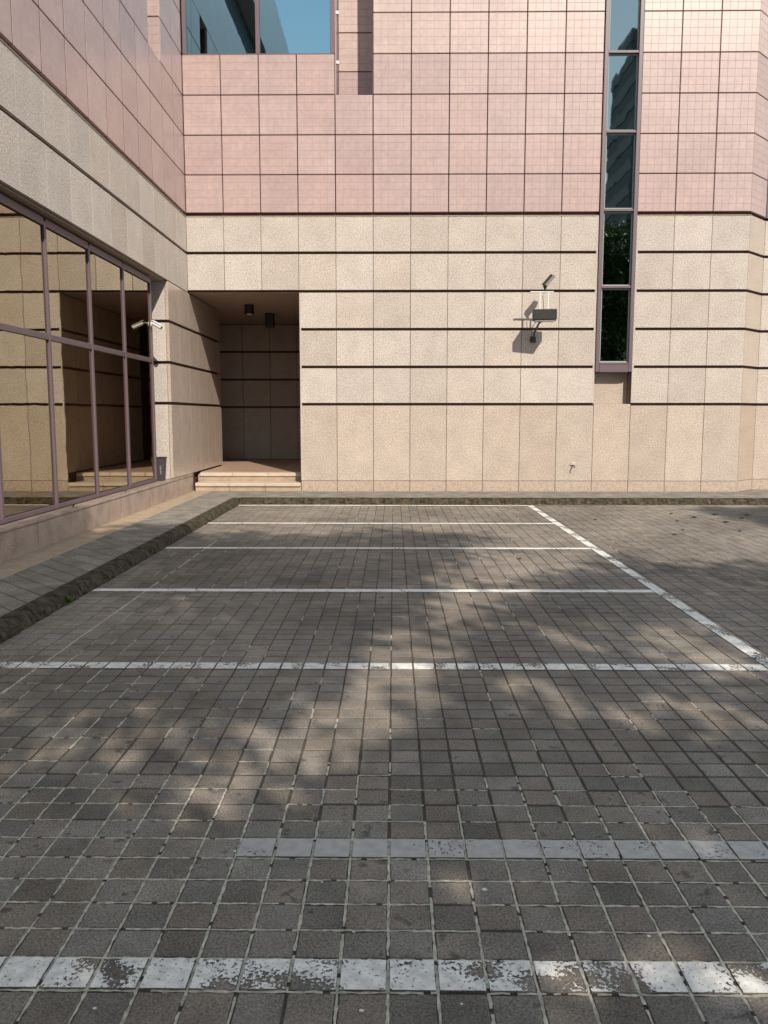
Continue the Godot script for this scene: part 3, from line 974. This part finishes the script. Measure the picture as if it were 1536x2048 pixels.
func build_bin() -> void:
	var o := holder("waste_bin", self, Vector3(-4.352, 0.481, -15.30))
	tag(o, "slim dark tapered bin with faint upright lettering on the stone window ledge", "bin")
	var s := Shape.new()
	var ring := func(w: float, d: float, y: float) -> Array:
		return [Vector3(-w, y, -d), Vector3(w, y, -d), Vector3(w, y, d), Vector3(-w, y, d)]
	var low: Array = ring.call(0.055, 0.08, 0.0)
	var top: Array = ring.call(0.082, 0.11, 0.43)
	for i in 4:
		var j := (i + 1) % 4
		s.quad(low[i], low[j], top[j], top[i], (low[i] + low[j]) * Vector3(1, 0, 1))
	s.quad(low[0], low[1], low[2], low[3], Vector3.DOWN)
	put("body", s.made(), mats.bin, o)
	var r := Shape.new()
	r.box(Vector3(0, 0.43, 0), Vector3(0.178, 0.02, 0.232), 0.005)
	put("rim", r.made(), mats.black, o)
	var p := Shape.new()
	for i in 5:
		p.box(Vector3(0.018, 0.13 + i * 0.036, 0.0885 + i * 0.0025), Vector3(0.022, 0.012 + 0.008 * (i % 2), 0.002), 0.0, Basis(Vector3.RIGHT, 0.07))
	put("print", p.made(), mats.sealant, o)
	put("foot", cbox(Vector3(0.09, 0.02, 0.13), 0.004), mats.black, o, Vector3(0, 0.01, 0.02))


func build_tap() -> void:
	var o := holder("wall_tap", self, Vector3(3.735, 0.66, WALL_Z))
	tag(o, "small tap with a cross handle low on the granite wall beside the tall window", "tap")
	var s := Shape.new()
	s.tube([Vector3(0, 0, 0), Vector3(0, 0, 0.11), Vector3(0.0, -0.012, 0.135), Vector3(0, -0.05, 0.145)], [0.013, 0.013, 0.013, 0.012], 10)
	put("spout", s.made(), mats.bronze_black, o)
	var h := Shape.new()
	h.tube([Vector3(0, 0.0, 0.075), Vector3(0, 0.05, 0.075)], [0.009, 0.009], 8)
	h.box(Vector3(0, 0.055, 0.075), Vector3(0.085, 0.014, 0.018), 0.004)
	put("handle", h.made(), mats.white_metal, o)


func leaf_mesh(length: float, tone: Color) -> ArrayMesh:
	var s := Shape.new()
	s.tint = tone
	var w := length * 0.3
	var a := Vector3(0, 0.004, -length * 0.5)
	var m := Vector3(0, 0.0, 0)
	var b := Vector3(0, 0.010, length * 0.5)
	for e in [-1, 1]:
		s.tri(a, m, Vector3(e * w, 0.016, -length * 0.08), Vector3.UP)
		s.tri(m, b, Vector3(e * w, 0.016, -length * 0.08), Vector3.UP)
	return s.made()


func build_litter() -> void:
	var spots := [[4.55, -13.1], [4.3, -12.1], [5.0, -13.6], [5.75, -13.5], [5.3, -13.0], [6.1, -13.1], [5.95, -12.7], [4.0, -11.6], [5.5, -14.0], [6.0, -13.9], [5.1, -12.0], [4.8, -14.1], [3.3, -13.3]]
	for i in spots.size():
		var o := put("fallen_leaf", leaf_mesh(0.09 + rng.randf() * 0.06, Color(0.035, 0.025, 0.02) * (0.7 + rng.randf())), mats.leaf, self, Vector3(spots[i][0], 0.006, spots[i][1]), Basis(Vector3.UP, rng.randf() * TAU))
		tag(o, "dark dry leaf lying on the open pavers beyond the long white line", "leaf", "dry leaves scattered on the pavers")
	for p in [[2.2, -15.42, 0.0], [2.34, -15.47, 0.4], [2.62, -15.50, 0.8], [0.2, -15.44, 0.0], [2.1, -15.5, 0.1], [2.75, -15.46, 0.3]]:
		var o := put("fallen_leaf", leaf_mesh(0.10 + rng.randf() * 0.05, Color(0.36, 0.19, 0.08) * (0.8 + 0.4 * rng.randf())), mats.leaf, self, Vector3(p[0], 0.01, p[1]), Basis(Vector3.UP, rng.randf() * TAU))
		tag(o, "tan fallen leaf lying against the foot of the mossy back kerb", "leaf", "tan leaves along the back kerb")
	for p in [[0.86, -8.4, "curled brown leaf lying between two white parking lines"], [1.5, -9.6, "curled brown leaf lying just inside a lit patch of pavers"]]:
		tag(put("fallen_leaf", leaf_mesh(0.07, Color(0.20, 0.09, 0.05)), mats.leaf, self, Vector3(p[0], 0.007, p[1]), Basis(Vector3.UP, rng.randf() * TAU)), p[2], "leaf")
	for w in [[Vector3(-2.92, 0.005, -7.24), 0.085, "small green weed growing at the foot of the dark kerb"], [Vector3(-4.24, 0.482, -10.75), 0.06, "tiny green sprout on the window ledge beside a bronze mullion"], [Vector3(-4.24, 0.482, -12.9), 0.05, "tiny yellow-green sprout on the window ledge over a plinth joint"]]:
		var o := holder("weed", self, w[0])
		tag(o, w[2], "weed")
		for i in 6:
			var turn := Basis(Vector3.UP, i * 1.05 + rng.randf() * 0.4) * Basis(Vector3.RIGHT, -0.5 - 0.4 * rng.randf())
			put("leaf", leaf_mesh(w[1] * (0.8 + 0.5 * rng.randf()), Color(0.085, 0.14, 0.02) * (0.8 + 0.5 * rng.randf())), mats.leaf, o, turn * Vector3(0, 0.01, w[1] * 0.5), turn)


# ---------------------------------------------------------------- trees and town behind the camera
# how much shade falls at a place on the ground (0 open sun, 1 full shade)
func shade_at(x: float, z: float) -> float:
	var s := 1.0 - smoothstep(-10.2, -12.2, z + 0.9 * far_tone.get_noise_2d(x * 1.5, z * 1.5))
	if x > 3.0:
		s *= smoothstep(-9.8, -8.9, z)
	# gaps in the crowns: [x, z, half width, half length, turn, strength]
	for g in [[2.6, -11.4, 1.5, 2.0, -0.45, 1.0], [1.35, -9.2, 0.95, 1.7, -0.5, 1.0], [0.6, -7.0, 0.55, 1.5, -0.35, 0.95], [0.05, -5.3, 0.45, 1.0, -0.25, 0.95], [-0.35, -4.2, 0.45, 0.8, -0.35, 0.95], [-0.75, -3.5, 0.4, 0.35, -0.3, 0.8], [0.85, -4.9, 0.3, 0.6, 0.15, 0.9], [1.75, -4.6, 0.7, 0.6, 0.4, 0.9], [2.3, -6.0, 0.7, 1.0, 0.3, 0.9], [1.35, -6.1, 0.3, 0.8, 0.3, 0.85], [-1.05, -2.3, 0.45, 0.2, 0.0, 0.85], [0.75, -2.35, 0.5, 0.2, 0.0, 0.8], [1.2, -3.3, 0.35, 0.35, 0.5, 0.7], [-1.6, -4.2, 0.9, 0.8, 0.1, 0.8], [-1.8, -7.2, 0.8, 0.7, 0.0, 0.55], [0.1, -2.85, 0.35, 0.22, 0.2, 0.6], [-0.9, -9.0, 0.9, 0.5, 0.0, 0.4]]:
		var d := Vector2(x - g[0], z - g[1]).rotated(g[4])
		s *= 1.0 - g[5] * exp(-pow(d.x / g[2], 4.0) - pow(d.y / g[3], 4.0))
	return s


func add_leaf(s: Shape, p: Vector3, size: float) -> void:
	var t := Basis.from_euler(Vector3((rng.randf() - 0.5) * 1.8, rng.randf() * TAU, (rng.randf() - 0.5) * 1.2))
	var k := 0.6 + rng.randf() * 0.8
	s.tint = Color(0.045 * k, 0.085 * k, 0.022 * k)
	var a := p + t * Vector3(0, 0, -size)
	var b := p + t * Vector3(0, 0, size)
	var l := p + t * Vector3(-size * 0.45, size * 0.12, 0)
	var r := p + t * Vector3(size * 0.45, size * 0.12, 0)
	s.tri(a, l, b, t.y)
	s.tri(a, b, r, t.y)


func build_trees() -> void:
	var spots := [Vector3(1.6, 0, 5.6), Vector3(6.0, 0, 5.0), Vector3(10.4, 0, 5.4), Vector3(15.2, 0, 4.6)]
	var labels := ["tall leafy street tree with a thick straight trunk beside the paved yard", "broad street tree with a forked trunk in the middle of the row", "bushy street tree whose crown hangs low over the yard's edge", "tallest street tree standing at the open end of the row"]
	var crowns := []
	for t in spots:
		crowns.append(Shape.new())
	var clump := noise(131, 0.42, FastNoiseLite.TYPE_SIMPLEX_SMOOTH, 2)
	var made := 0
	for i in 170000:
		var gx := rng.randf_range(-4.5, 8.5)
		var gz := rng.randf_range(-15.4, 2.5)
		var far := gx > 4.6 and gz < -11.0
		var s := shade_at(gx, gz)
		if far:
			s = smoothstep(4.8, 6.0, gx) * smoothstep(-15.3, -14.6, gz) * (1.0 - smoothstep(-12.4, -11.2, gz + (gx - 6.0) * 0.3))
		if rng.randf() > s:
			continue
		var z := rng.randf_range(2.2, 8.6)
		var run := z - gz
		var p := Vector3(gx + ACROSS * run, DROP * run, z)
		var best := -1
		for k in spots.size():
			var d := Vector2(p.x - spots[k].x, p.z - spots[k].z).length()
			if d < 3.3 * sqrt(clampf(1.0 - pow((p.y - 9.0) / 8.0, 2.0), 0.05, 1.0)) and (best < 0 or d < Vector2(p.x - spots[best].x, p.z - spots[best].z).length()):
				best = k
		if best < 0 or p.y < 3.4:
			continue
		if p.x > 8.2 and p.x < 13.2 and p.y > 10.6:
			continue
		if clump.get_noise_3d(p.x, p.y * 1.3, p.z) < -0.32:
			continue
		add_leaf(crowns[best], p, (0.10 if not far else 0.17) + rng.randf() * 0.06)
		made += 1
	# the low skirts of foliage that windows mirror
	for i in 9000:
		var k := 2 if i % 3 else 3
		var w := rng.randf() * TAU
		var r := 2.6 * sqrt(rng.randf())
		var p: Vector3 = spots[k] + Vector3(cos(w) * r, 2.6 + rng.randf() * 3.4, sin(w) * r)
		if clump.get_noise_3d(p.x, p.y * 1.3, p.z) > -0.1:
			add_leaf(crowns[k], p, 0.09 + rng.randf() * 0.05)
	print("leaves ", made)
	for k in spots.size():
		var o := holder("street_tree", self, spots[k])
		tag(o, labels[k], "tree", "trees along the street behind the yard")
		var trunk := Shape.new()
		trunk.tube([Vector3(0, -0.05, 0), Vector3(0.03, 1.5, 0.02), Vector3(0.05, 3.6, -0.03), Vector3(0.0, 6.5, 0.05), Vector3(0.1, 10.0, 0)], [0.26, 0.20, 0.17, 0.11, 0.04], 10)
		for j in 7:
			var y := 3.4 + j * 0.85
			var w := j * 2.4 + k
			var out := Vector3(cos(w), 0.75, sin(w))
			trunk.tube([Vector3(0.03, y, 0), Vector3(0.03, y, 0) + out * 1.0, Vector3(0.03, y, 0) + out * 1.9 + Vector3(0, 0.3, 0)], [0.07, 0.05, 0.02], 6)
		put("trunk", trunk.made(), mats.bark, o)
		put("crown", crowns[k].made(), mats.leaf, o, -spots[k])


func build_tower() -> void:
	var o := holder("office_tower", self, Vector3(38.6, 0, 88))
	tag(o, "dark distant office tower with a stepped top that the strip window mirrors", "tower")
	put("body", cbox(Vector3(13, 52, 13), 0.05), mats.tower, o, Vector3(0, 26, 0))
	put("top", cbox(Vector3(8, 8, 9), 0.05), mats.tower, o, Vector3(1.5, 56, 0))
	for i in 16:
		put("window_band", cbox(Vector3(13.2, 1.5, 13.2), 0.02), mats.tower_glass, o, Vector3(0, 3.0 + i * 3.2, 0))


func _ready() -> void:
	rng.seed = 20240611
	# camera
	var cam := Camera3D.new()
	cam.name = "camera"
	cam.fov = 63.96
	cam.near = 0.05
	cam.far = 2000.0
	cam.position = Vector3(0, 1.7, 0)
	cam.rotation = Vector3(deg_to_rad(-6.746), deg_to_rad(0.659), 0)
	add_child(cam)
	cam.current = true
	# sky and exposure
	var sky_mat := ProceduralSkyMaterial.new()
	sky_mat.sky_top_color = Color(0.47, 0.53, 0.585)
	sky_mat.sky_horizon_color = Color(0.86, 0.835, 0.79)
	sky_mat.sky_curve = 0.16
	sky_mat.ground_bottom_color = Color(0.25, 0.24, 0.22)
	sky_mat.ground_horizon_color = Color(0.6, 0.62, 0.62)
	sky_mat.sky_energy_multiplier = 1.45
	var sky := Sky.new()
	sky.sky_material = sky_mat
	var env := Environment.new()
	env.background_mode = Environment.BG_SKY
	env.sky = sky
	env.tonemap_mode = Environment.TONE_MAPPER_LINEAR
	env.tonemap_exposure = 1.4
	env.sdfgi_enabled = true
	env.ssao_enabled = true
	env.ssil_enabled = true
	var we := WorldEnvironment.new()
	we.name = "environment"
	we.environment = env
	add_child(we)
	# sun: behind the camera, a little to the right
	var sun := DirectionalLight3D.new()
	sun.name = "sun"
	sun.light_energy = 1.3
	sun.light_color = Color(1.0, 0.96, 0.90)
	sun.light_angular_distance = 0.5
	sun.shadow_enabled = true
	add_child(sun)
	sun.look_at_from_position(Vector3.ZERO, Vector3(-ACROSS, -DROP, -1.0), Vector3.UP)

	make_materials()
	print("materials ", Time.get_ticks_msec())
	build_ground(cam.transform)
	build_lines()
	build_sidewalk(cam.transform)
	print("ground ", Time.get_ticks_msec())
	var b := holder("building")
	tag(b, "granite and pink tiled building with a deep open entrance and a side wing", "building")
	build_facade(b)
	build_passage(b)
	build_wing(b)
	print("building ", Time.get_ticks_msec())
	build_floodlight()
	build_cameras()
	build_bin()
	build_tap()
	build_litter()
	build_trees()
	build_tower()
	print("done ", Time.get_ticks_msec())
